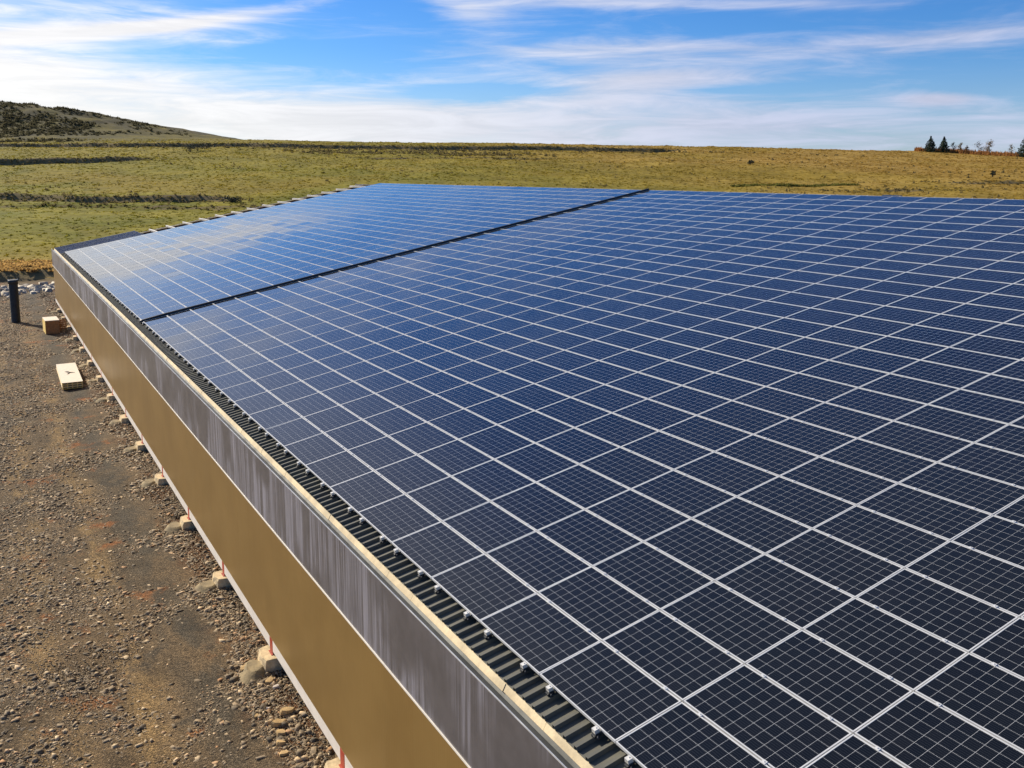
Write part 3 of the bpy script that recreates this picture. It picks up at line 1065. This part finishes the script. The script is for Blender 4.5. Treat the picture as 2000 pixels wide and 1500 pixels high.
vis_posts = [p for p in POST if p > 6]
for k, px in enumerate(vis_posts):
    r_ = np.random.default_rng(100 + k)
    size = r_.uniform(0.9, 1.1)
    lab = 'rough concrete footing under the %s red column, counted from the bottom edge of the photo' % ordinal(k + 1)
    e = empty('concrete_footing', lab, 'footing', (px, 0.4, GZ), 'concrete footings along the wall')
    b = MB()
    # broken-edged block
    seg = 16; base = 0
    ph = r_.uniform(0, 6.28, 3)
    for z, gr in ((-0.1, 1.22), (0.16, 1.10), (0.33, 1.02), (0.385, 0.96)):
        for q in range(seg):
            a = 2 * math.pi * q / seg
            sq = 1 / max(abs(math.cos(a)), abs(math.sin(a))) ** 0.72
            w = sq * (1 + 0.05 * math.sin(3 * a + ph[0])) + r_.uniform(-0.03, 0.03)
            b.v.append((0.36 * size * gr * w * math.cos(a) + 0.03, 0.36 * gr * w * math.sin(a) + 0.0, z + (r_.uniform(-0.012, 0.012) if z < 0.38 else 0)))
    for kk in range(3):
        for q in range(seg):
            q2 = (q + 1) % seg
            b.f.append((kk * seg + q, kk * seg + q2, (kk + 1) * seg + q2, (kk + 1) * seg + q)); b.m.append(0); b.sm.append(False)
    b.f.append(tuple(3 * seg + q for q in range(seg))); b.m.append(0); b.sm.append(False)
    b.build('block', M['conc'], e)
    b = MB()
    lump(b, 0.05 + r_.uniform(-0.15, 0.15), 0.55, 0.66, 0.46, 0.0, 0.19 + r_.uniform(0, 0.05), 300 + k, top=0.42)
    b.build('spill', M['conc_old'], e)

# stack of three boards with cells of foam at the ends
st = empty('board_stack', 'low stack of pale insulation boards with yellow edges lying on the gravel', 'board stack', (50.3, 2.06, GZ))
st.rotation_euler = (0, 0, R(-1.0))
LX0, LX1, LY0, LY1 = -3.0, 2.75, -0.54, 0.52
for y in (-0.36, 0.3):
    b = MB()
    for x in (-2.5, -0.2, 2.2):
        b.box((x - 0.07, y - 0.12, 0.0), (x + 0.07, y + 0.12, 0.10))
    b.build('bearer', M['timber'], st)
for k in range(3):
    z = 0.102 + k * 0.122
    b = MB()
    b.box((LX0 + 0.01, LY0 + 0.015, z), (LX1 - 0.01, LY1 - 0.015, z + 0.105), 1)
    b.box((LX0, LY0, z + 0.1055), (LX1, LY1, z + 0.1195), 0)
    # dark slots in the cut end
    for q in range(4):
        y = LY0 + 0.07 + q * 0.245
        b.box((LX0 + 0.004, y, z + 0.035), (LX0 + 0.0095, y + 0.18, z + 0.085), 2)
    b.build('insulation_board', mats=[M['board'], M['yellow'], M['dark']], parent=st)
tp = empty('torn_strap', 'dark torn scrap lying on the pale board stack', 'scrap', (49.9, 2.1, GZ + 0.467))
b = MB()
b.tube([(0.55, 0.15, 0.01), (0.25, 0.02, 0.05), (0.1, -0.08, 0.03), (0.02, -0.35, 0.012)], [0.008, 0.03, 0.025, 0.006], 6)
b.build('strip', M['dark'], tp)
b = MB()
b.tube([(0.1, -0.05, 0.02), (-0.15, 0.0, 0.015), (-0.25, 0.1, 0.01)], [0.02, 0.022, 0.006], 6)
b.build('strip', M['dark'], tp)

# crate with a pale lid and a lower crate behind it
cr = empty('wooden_crate', 'brown wooden crate with a white lid beside the wall', 'crate', (68.4, 1.82, GZ))
cr.rotation_euler = (0, 0, R(2))
b = MB().box((-1.0, -0.46, 0.09), (1.0, 0.46, 1.06))
for y in (-0.455, 0.37):
    b.box((-1.012, y, 0.09), (-1.001, y + 0.085, 1.06))
b.box((-1.012, -0.3695, 0.09), (-1.001, 0.3695, 0.17)); b.box((-1.012, -0.3695, 0.98), (-1.001, 0.3695, 1.06))
b.build('body', M['wood'], cr)
MB().box((-1.03, -0.48, 1.062), (1.03, 0.48, 1.10)).build('lid', M['board'], cr)
MB().box((-1.01, 0.463, 0.09), (1.01, 0.478, 1.058)).build('lit_side', M['yellow'], cr)  # sunlit left edge of the crate, its light put into the yellow colour
b = MB()
for x in (-0.85, 0.0, 0.85):
    b.box((x - 0.06, -0.42, 0.0), (x + 0.06, 0.42, 0.088))
b.build('skid', M['timber'], cr)
c2 = empty('timber_pallet_box', 'low open brown timber box between the white-lidded crate and the wall', 'box', (69.0, 1.0, GZ))
b = MB()
for k in range(5):
    b.box((-0.55, -0.24, 0.05 + k * 0.16), (-0.52, 0.24, 0.18 + k * 0.16))
    b.box((0.52, -0.24, 0.05 + k * 0.16), (0.55, 0.24, 0.18 + k * 0.16))
    b.box((-0.519, 0.21, 0.05 + k * 0.16), (0.519, 0.24, 0.18 + k * 0.16))
b.build('slat_side', M['wood'], c2)
b = MB()
for x in (-0.51, 0.47):
    for y in (-0.22, 0.165):
        b.box((x, y, 0.0), (x + 0.04, y + 0.04, 0.86))
b.build('corner_post', M['timber'], c2)

# tall black corrugated pipe standing on end
pp = empty('standing_pipe', 'tall black ribbed pipe standing upright at the far end of the yard', 'pipe', (75.4, 3.95, GZ))
b = MB()
pts, rad = [], []
z = 0.0
while z < 3.15:
    for dz_, rr in ((0, 0.325), (0.03, 0.345), (0.065, 0.345), (0.095, 0.325)):
        pts.append((0, 0, z + dz_)); rad.append(rr)
    z += 0.11
b.tube(pts, rad, 20)
b.build('shaft', M['pipe'], pp)
MB().tube([(0, 0, 3.12), (0, 0, 3.14), (0, 0, 3.43), (0, 0, 3.45)], [0.34, 0.37, 0.37, 0.345], 20).build('collar', M['pipe'], pp)
for y in (-0.33, 0.33):
    MB().box((-0.03, y - 0.04, 3.43), (0.03, y + 0.04, 3.49)).build('lifting_lug', M['galv'], pp)


# ------------------------------------------------------------------ stones
def stones(name, xy, size, mat, label, cat, kind='stuff', flat=(0.14, 0.42), zoff=0.0, seed=5):
    r_ = np.random.default_rng(seed)
    n = len(xy)
    base = np.array([(-1, -1, -1), (1, -1, -1), (1, 1, -1), (-1, 1, -1), (-1, -1, 1), (1, -1, 1), (1, 1, 1), (-1, 1, 1)], float)
    base[4:, :2] *= 0.72
    tri = np.array([(4, 5, 6), (4, 6, 7), (0, 1, 5), (0, 5, 4), (1, 2, 6), (1, 6, 5), (2, 3, 7), (2, 7, 6), (3, 0, 4), (3, 4, 7)])
    P = base[None] + r_.uniform(-0.42, 0.42, (n, 8, 3))
    sc = np.stack([size * r_.uniform(0.7, 1.4, n), size * r_.uniform(0.45, 0.9, n), size * r_.uniform(flat[0], flat[1], n)], -1) * 0.5
    P = P * sc[:, None]
    # tip a little, turn about z
    tx = r_.normal(0, 0.2, n); a = r_.uniform(0, 6.283, n)
    y, z = P[..., 1].copy(), P[..., 2].copy()
    P[..., 1] = y * np.cos(tx)[:, None] - z * np.sin(tx)[:, None]; P[..., 2] = y * np.sin(tx)[:, None] + z * np.cos(tx)[:, None]
    x, y = P[..., 0].copy(), P[..., 1].copy()
    P[..., 0] = x * np.cos(a)[:, None] - y * np.sin(a)[:, None]; P[..., 1] = x * np.sin(a)[:, None] + y * np.cos(a)[:, None]
    dd, ee = de(xy[:, 0], xy[:, 1])
    gz_ = height(dd, ee)
    P[..., 0] += xy[:, 0][:, None]; P[..., 1] += xy[:, 1][:, None]
    P[..., 2] += (gz_ + sc[:, 2] * 0.45 + zoff)[:, None]
    F = (tri[None] + (np.arange(n) * 8)[:, None, None]).reshape(-1, 3)
    o_ = link(name, np_mesh(name, P.reshape(-1, 3), F), mat)
    return tag(o_, label, cat, None, kind)


def scatter():
    r_ = np.random.default_rng(21)
    out_xy, out_s = [], []
    for x0, x1, dens, smin in ((5, 16, 1100, 0.019), (16, 32, 640, 0.025), (32, 60, 230, 0.040), (60, 100, 60, 0.065)):
        n = int((x1 - x0) * 8.3 * dens)
        x = r_.uniform(x0, x1, n); y = r_.uniform(0.1, 8.4, n)
        cl = fbm(x * 0.8, y * 0.8, 77, 3) + 0.45 * fbm(x * 0.25, y * 0.7, 78, 2) + 0.25 * np.exp(-((y - 1.6) / 0.9) ** 2)
        keep = (r_.uniform(-0.40, 0.40, n) < 1.2 * cl + 0.02) | (r_.uniform(0, 1, n) < 0.22)
        x, y = x[keep], y[keep]
        s = smin * (1 + r_.pareto(2.6, len(x)))
        s = np.minimum(s, 0.14)
        s *= 1 + 0.25 * np.exp(-((y - 1.4) / 0.8) ** 2)
        out_xy.append(np.stack([x, y], -1)); out_s.append(s)
    # sparser gravel outside the picture
    n = 9000
    x = r_.uniform(-6, 95, n); y = r_.uniform(8.4, 22, n)
    out_xy.append(np.stack([x, y], -1)); out_s.append(0.06 * (1 + r_.pareto(3.0, n)).clip(1, 3))
    return np.concatenate(out_xy), np.concatenate(out_s)


xy, sz = scatter()
stones('loose_gravel', xy, sz, M['stone'], 'loose grey and brown broken stone strewn over the yard', 'gravel')
# heap of broken pale stone along the foot of the earth bank
r_ = np.random.default_rng(8)
n = 420
x = r_.normal(98.0, 2.2, n); y = r_.uniform(-8, 16, n)
stones('rubble', np.stack([x, y], -1), r_.uniform(0.25, 0.95, n), M['rubble'], 'pale broken slabs heaped along the foot of the earth bank', 'rubble', flat=(0.25, 0.6), seed=9)

# the few large flat stones that stand out near the wall
BIG = [((567, 1402), 0.34, 'ochre', 'largest flat ochre stone on the gravel, near the wall between two footings'),
       ((545, 1425), 0.30, 'ochre', 'long pale ochre stone lying sideways below the largest ochre stone'),
       ((549, 1443), 0.27, 'ochre', 'long thin ochre stone, lower of two lying parallel'),
       ((549, 1462), 0.22, 'ochre', 'ochre stone standing on edge among dark stones'),
       ((543, 1336), 0.24, 'ochre', 'ochre stone just below the concrete footing, nearest the wall'),
       ((484, 1311), 0.25, 'ochre', 'square ochre stone left of the footing'),
       ((551, 1350), 0.18, 'pinkstone', 'small pink stone just below the ochre stone by the footing'),
       ((502, 1404), 0.17, 'ochre', 'small round ochre stone out on the grey gravel'),
       ((525, 1393), 0.10, 'pinkstone', 'tiny white stone above the small pale stones'),
       ((553, 1480), 0.22, 'ochre', 'greenish ochre stone low at the bottom of the group')]


STONE_XY = [(10.88, 0.80), (10.57, 1.08), (10.2, 1.13), (9.885, 1.22), (12.34, 0.78), (13.28, 1.15), (12.02, 0.72), (11.19, 1.39), (11.29, 1.1), (9.53, 1.26)]
for k, ((bx, by), (px_, s, mt, lab)) in enumerate(zip(STONE_XY, [(b_[0], b_[1], b_[2], b_[3]) for b_ in BIG])):
    rr = np.random.default_rng(500 + k)
    b = MB()
    seg = 9
    rad = rr.uniform(0.75, 1.12, seg)
    el = rr.uniform(0.5, 0.75); rot = rr.uniform(0, 3.14)
    ht = s * rr.uniform(0.16, 0.26)
    for z, sc_ in ((-0.02, 1.0), (ht * 0.6, 1.0), (ht, 0.86)):
        for q in range(seg):
            a = 2 * math.pi * q / seg
            lx, ly = math.cos(a) * rad[q] * s * 0.5 * sc_, math.sin(a) * rad[q] * s * 0.5 * el * sc_
            b.v.append((lx * math.cos(rot) - ly * math.sin(rot), lx * math.sin(rot) + ly * math.cos(rot), z + rr.uniform(-0.006, 0.006)))
    for t_ in range(2):
        for q in range(seg):
            q2 = (q + 1) % seg
            b.f.append((t_ * seg + q, t_ * seg + q2, (t_ + 1) * seg + q2, (t_ + 1) * seg + q)); b.m.append(0); b.sm.append(False)
    b.f.append(tuple(2 * seg + q for q in range(seg))); b.m.append(0); b.sm.append(False)
    dd, ee = de(np.array([bx]), np.array([by]))
    o = b.build('flat_stone', M[mt], loc=(bx, by, float(height(dd, ee)[0]) + 0.01))
    o.rotation_euler = (rr.uniform(-0.15, 0.15), rr.uniform(-0.15, 0.15), 0)
    tag(o, lab, 'stone', 'larger stones near the wall')


# ------------------------------------------------------------------ grass, scrub, trees
def tufts(name, D, E_, w, h, mat, label, cat, seed=3, blades=4, kind='stuff', group=None):
    """ragged clumps of upright leaf-shaped triangles"""
    r_ = np.random.default_rng(seed)
    n = len(D)
    X, Y = world_xy(D, E_); Z = height(D, E_) - 0.03
    V = np.zeros((n, blades, 3, 3))
    for k in range(blades):
        a = r_.uniform(0, math.pi, n); ln = r_.uniform(-0.5, 0.5, (n, 2)) * w[:, None]
        ox = r_.uniform(-0.4, 0.4, n) * w; oy = r_.uniform(-0.4, 0.4, n) * w
        hw = w * r_.uniform(0.25, 0.5, n)
        hh = h * r_.uniform(0.5, 1.15, n)
        V[:, k, 0] = np.stack([X + ox - np.cos(a) * hw, Y + oy - np.sin(a) * hw, Z], -1)
        V[:, k, 1] = np.stack([X + ox + np.cos(a) * hw, Y + oy + np.sin(a) * hw, Z], -1)
        V[:, k, 2] = np.stack([X + ox + ln[:, 0], Y + oy + ln[:, 1], Z + hh], -1)
    V = V.reshape(-1, 3)
    F = np.arange(len(V)).reshape(-1, 3)
    o_ = link(name, np_mesh(name, V, F), mat)
    return tag(o_, label, cat, group, kind)


r_ = np.random.default_rng(33)
n = 70000
D = 112 + (CREST + 4 - 112) * r_.uniform(0, 1, n) ** 1.0
E_ = r_.uniform(-1, 1, n) * (0.62 * D + 12)
keep = fbm(D * 0.08, E_ * 0.08, 61) + r_.uniform(-0.5, 0.5, n) > -0.25
D, E_ = D[keep], E_[keep]
sz = r_.uniform(0.35, 0.8, len(D)) * (0.6 + D / 420)
tufts('pasture_grass', D, E_, sz, sz * r_.uniform(0.12, 0.32, len(D)), M['tuft'], 'short tussocky pasture grass over the whole slope', 'grass')

# scrub along the banks, and rough growth on the left hill
ds, es, ws = [], [], []
for bd, bh, e0, e1, dr in BANKS:
    m_ = int((min(e1, 300) - e0) * (5.0 if bh > 1 else 2.2))
    ee = r_.uniform(e0 + 3, min(e1, 300), m_)
    c = bd + dr * (ee - e0) + fbm(ee * 0.05, ee * 0.0 + bd, 41, 3) * 4.0
    ds.append(c + r_.normal(0, 1.2, m_)); es.append(ee); ws.append(r_.uniform(0.3, 0.7, m_))
m_ = 9000
ee = r_.uniform(150, 330, m_); dd = r_.uniform(402, 530, m_)
kp = fbm(dd * 0.04, ee * 0.04, 71) + r_.uniform(-0.3, 0.3, m_) > -0.12 + 0.7 * (1 - sstep(ee, 150, 235))
w_ = r_.uniform(0.7, 2.0, kp.sum())
tufts('hill_scrub', dd[kp], ee[kp], w_, w_ * r_.uniform(0.35, 0.8, len(w_)), M['hillscrub'], 'dark heathy scrub over the far hill', 'scrub', seed=14, blades=6)
for pd, pe, sd_, se, cnt in ((352, 30, 5, 26, 260), (350, 68, 4, 7, 60), (345, 8, 4, 8, 50), (372, 40, 3, 80, 240)):
    ds.append(r_.normal(pd, sd_, cnt)); es.append(r_.normal(pe, se, cnt)); ws.append(r_.uniform(0.6, 1.5, cnt))
D = np.concatenate(ds); E_ = np.concatenate(es); w_ = np.concatenate(ws)
tufts('bank_scrub', D, E_, w_, w_ * r_.uniform(0.35, 0.8, len(D)), M['scrub'], 'brownish low scrub along the terrace banks', 'scrub', seed=4, blades=6)
# brownish weed stalks dotted over the upper pasture
n = 2600
D = r_.uniform(150, 400, n); E_ = r_.uniform(-1, 1, n) * 0.6 * D
kp = fbm(D * 0.03, E_ * 0.03, 91) + r_.uniform(-0.4, 0.4, n) > 0.12
w_ = r_.uniform(0.3, 0.8, kp.sum())
tufts('pasture_weeds', D[kp], E_[kp], w_, w_ * r_.uniform(0.5, 1.2, len(w_)), M['scrub'], 'brownish weed stalks dotted over the pasture', 'weeds', seed=24, blades=4)
# orange dry grass on the lip above the yard
n = 4200
E_ = r_.uniform(25, 110, n)
D = np.clip(103.5 - 0.5 * (E_ - 52), 101, 109) + r_.uniform(0.6, 13, n)
w_ = r_.uniform(0.4, 1.0, n)
tufts('lip_grass', D, E_, w_, w_ * 0.3, M['lipgrass'], 'orange dry grass along the top of the earth bank', 'grass', seed=6, blades=6)
# tall rusty weeds under the trees on the skyline
n = 4200
E_ = r_.uniform(-262, -182, n)
D = 419 - np.abs(r_.normal(0, 13, n)) * np.clip((-182 - E_) / 40, 0.15, 1)
w_ = r_.uniform(0.4, 0.9, n)
tufts('rusty_weeds', D, E_, w_, w_ * r_.uniform(1.0, 2.6, n), M['drygrass'], 'tall rust coloured weeds along the skyline beneath the small trees', 'weeds', seed=7, blades=5)


def leaf_mesh(name, centres, radii, per, size, seed, flat=0.7, droop=0.0):
    r = np.random.default_rng(seed)
    V = []
    for c, rad in zip(centres, radii):
        dvec = r.normal(0, 1, (per, 3)); dvec /= np.linalg.norm(dvec, axis=1, keepdims=True)
        p = np.array(c) + dvec * (rad * r.uniform(0.25, 1.0, (per, 1)) ** 0.6) * np.array([1, 1, flat])
        a = r.normal(0, 1, (per, 3)); a /= np.linalg.norm(a, axis=1, keepdims=True)
        b_ = np.cross(a, r.normal(0, 1, (per, 3))); b_ /= np.linalg.norm(b_, axis=1, keepdims=True)
        s = size * r.uniform(0.5, 1.3, (per, 1))
        V.append(np.stack([p - a * s * 0.5, p + a * s * 0.5, p + b_ * s * 0.9 - np.array([0, 0, droop]) * s], 1))
    V = np.concatenate(V).reshape(-1, 3)
    return np_mesh(name, V, np.arange(len(V)).reshape(-1, 3))


def spot(dd, ee):
    z = float(height(np.array([dd]), np.array([ee]))[0])
    x_, y_ = world_xy(dd, ee)
    return (float(x_), float(y_), z - 0.1)


def spruce(dd, ee, h, w, label, seed):
    e = empty('spruce_tree', label, 'tree', spot(dd, ee), 'dark spruces on the skyline')
    r = np.random.default_rng(seed)
    MB().tube([(0, 0, 0), (0.03, 0, h * 0.5), (0, 0.02, h * 0.97)], [0.16, 0.1, 0.02], 7).build('trunk', M['bark'], e)
    cs, rs = [], []
    nl = 13
    for k in range(nl):
        t = k / (nl - 1)
        z = h * (0.08 + 0.88 * t)
        rad = w * 0.5 * (1 - t) ** 0.85 * r.uniform(0.85, 1.12) + 0.08
        nb_ = max(2, int(9 * (1 - t) + 2))
        for q in range(nb_):
            a = 6.283 * q / nb_ + r.uniform(-0.3, 0.3) + k
            for f in (0.35, 0.68, 0.95):
                rr = rad * f * r.uniform(0.8, 1.18)
                cs.append((rr * math.cos(a), rr * math.sin(a), z - rr * 0.22 + r.uniform(-0.1, 0.1)))
                rs.append(0.2 + 0.34 * (1 - t) * (1.1 - 0.5 * f))
    link('crown', leaf_mesh('crown', cs, rs, 18, 0.36, seed, 0.6, 0.5), M['spruce'], e)


def sapling(dd, ee, h, w, label, seed, mat, dense=14, crown0=0.35):
    e = empty('young_tree', label, 'tree', spot(dd, ee), 'thin young trees on the skyline')
    r = np.random.default_rng(seed)
    b_ = MB()
    b_.tube([(0, 0, 0), (0.06 * h * r.uniform(-0.5, 0.5), 0, h * 0.5), (0.0, 0.05, h * 0.92)], [0.09, 0.06, 0.015], 6)
    cs, rs = [], []
    for k in range(12):
        t = crown0 + (0.97 - crown0) * k / 11
        a = r.uniform(0, 6.283)
        ln = w * 0.5 * math.sin(math.pi * min(1, (t - crown0) / (1 - crown0) * 0.85 + 0.15)) * r.uniform(0.5, 1.1)
        p0_ = (0, 0, h * t * 0.85); p1_ = (ln * math.cos(a), ln * math.sin(a), h * t)
        b_.tube([p0_, ((p0_[0] + p1_[0]) / 2, (p0_[1] + p1_[1]) / 2, (p0_[2] + p1_[2]) / 2 - 0.05), p1_], [0.03, 0.02, 0.008], 5)
        cs.append(p1_); rs.append(r.uniform(0.35, 0.6) * w * 0.45)
        cs.append(tuple(0.5 * (p0_[i] + p1_[i]) for i in range(3))); rs.append(r.uniform(0.15, 0.3) * w * 0.4)
    b_.build('trunk', M['bark'], e)
    link('crown', leaf_mesh('crown', cs, rs, dense * 2, 0.26, seed, 0.8), mat, e)


def px2e(px, dd):
    return -(px - 1000) / 1790.2 * dd * 0.989


spruce(414, px2e(1816, 414), 7.2, 6.6, 'dark green spruce, first and fullest of the pair on the skyline', 1)
spruce(414, px2e(1842, 414), 7.2, 5.6, 'dark spruce right beside the fullest spruce, narrower', 2)
spruce(385, px2e(2001, 385), 10.0, 7.5, 'tall dark spruce cut off by the right edge of the photo', 3)
for px, h, w, lab, sdd, mt, den in ((1861, 4.8, 2.6, 'thin grey sapling next to the second spruce', 11, 'grey_leaf', 9),
                                    (1876, 4.6, 3.0, 'small yellowish young tree, second after the spruce pair', 12, 'yellow_leaf', 14),
                                    (1887, 3.4, 2.4, 'lowest grey young tree among the thin trees', 13, 'grey_leaf', 10),
                                    (1911, 5.4, 4.4, 'pale bare-looking young tree left of the brown one', 14, 'grey_leaf', 9),
                                    (1932, 6.3, 5.8, 'widest young tree with brown and green leaves', 15, 'yellow_leaf', 24),
                                    (1974, 5.2, 3.2, 'lone thin young tree near the right-hand spruce', 16, 'yellow_leaf', 9)):
    sapling(412, px2e(px, 412), h, w, lab, sdd, M[mt], den)


def bush(dd, ee, h, w, label, seed, mat='bush_leaf', name='bush', grp='bushes on the slope'):
    e = empty(name, label, 'bush', spot(dd, ee), grp)
    r = np.random.default_rng(seed)
    b_ = MB(); cs, rs = [], []
    for k in range(9):
        a = r.uniform(0, 6.283); rr = w * 0.4 * r.uniform(0.2, 1)
        tip = (rr * math.cos(a), rr * math.sin(a), h * r.uniform(0.35, 0.85))
        b_.tube([(0, 0, 0), (tip[0] * 0.6, tip[1] * 0.6, tip[2] * 0.5), tip], [0.05, 0.035, 0.012], 5)
        cs.append(tip); rs.append(w * r.uniform(0.16, 0.3))
    b_.build('stems', M['bark'], e)
    link('foliage', leaf_mesh('foliage', cs, rs, 60, 0.24, seed, 0.75), M[mat], e)


for k, (px, py_d, h, w, lab) in enumerate(((375, 345, 2.6, 5.0, 'dark bush at the lower end of the slanting scrub line on the left slope'),
                                           (390, 352, 2.8, 5.4, 'dark bush in the middle of the slanting scrub line on the left slope'),
                                           (405, 362, 2.5, 4.6, 'dark bush at the upper end of the slanting scrub line'),
                                           (1941, 252, 1.9, 1.5, 'single grey-green bush alone on the golden grass at right'),
                                           (1466, 300, 1.2, 3.0, 'low dark bush alone in the middle of the golden slope'),
                                           (455, 184, 1.1, 3.6, 'dark bush at the end of the lowest terrace bank'))):
    bush(py_d, px2e(px, py_d), h, w, lab, 60 + k)
# green hedge-like strip just over the ridge
hg = []
n = 900
E_ = r_.uniform(px2e(1668, 232), px2e(1440, 222), n)
D = 226 + 8 * (E_ + 55) / -32 * 0.5 + r_.normal(0, 0.8, n)
w_ = r_.uniform(0.5, 1.1, n)
tufts('green_undergrowth', D, E_, w_, w_ * r_.uniform(0.3, 0.7, n), M['hedge'], 'dark green strip of undergrowth just above the roof ridge', 'undergrowth', seed=17, blades=6)
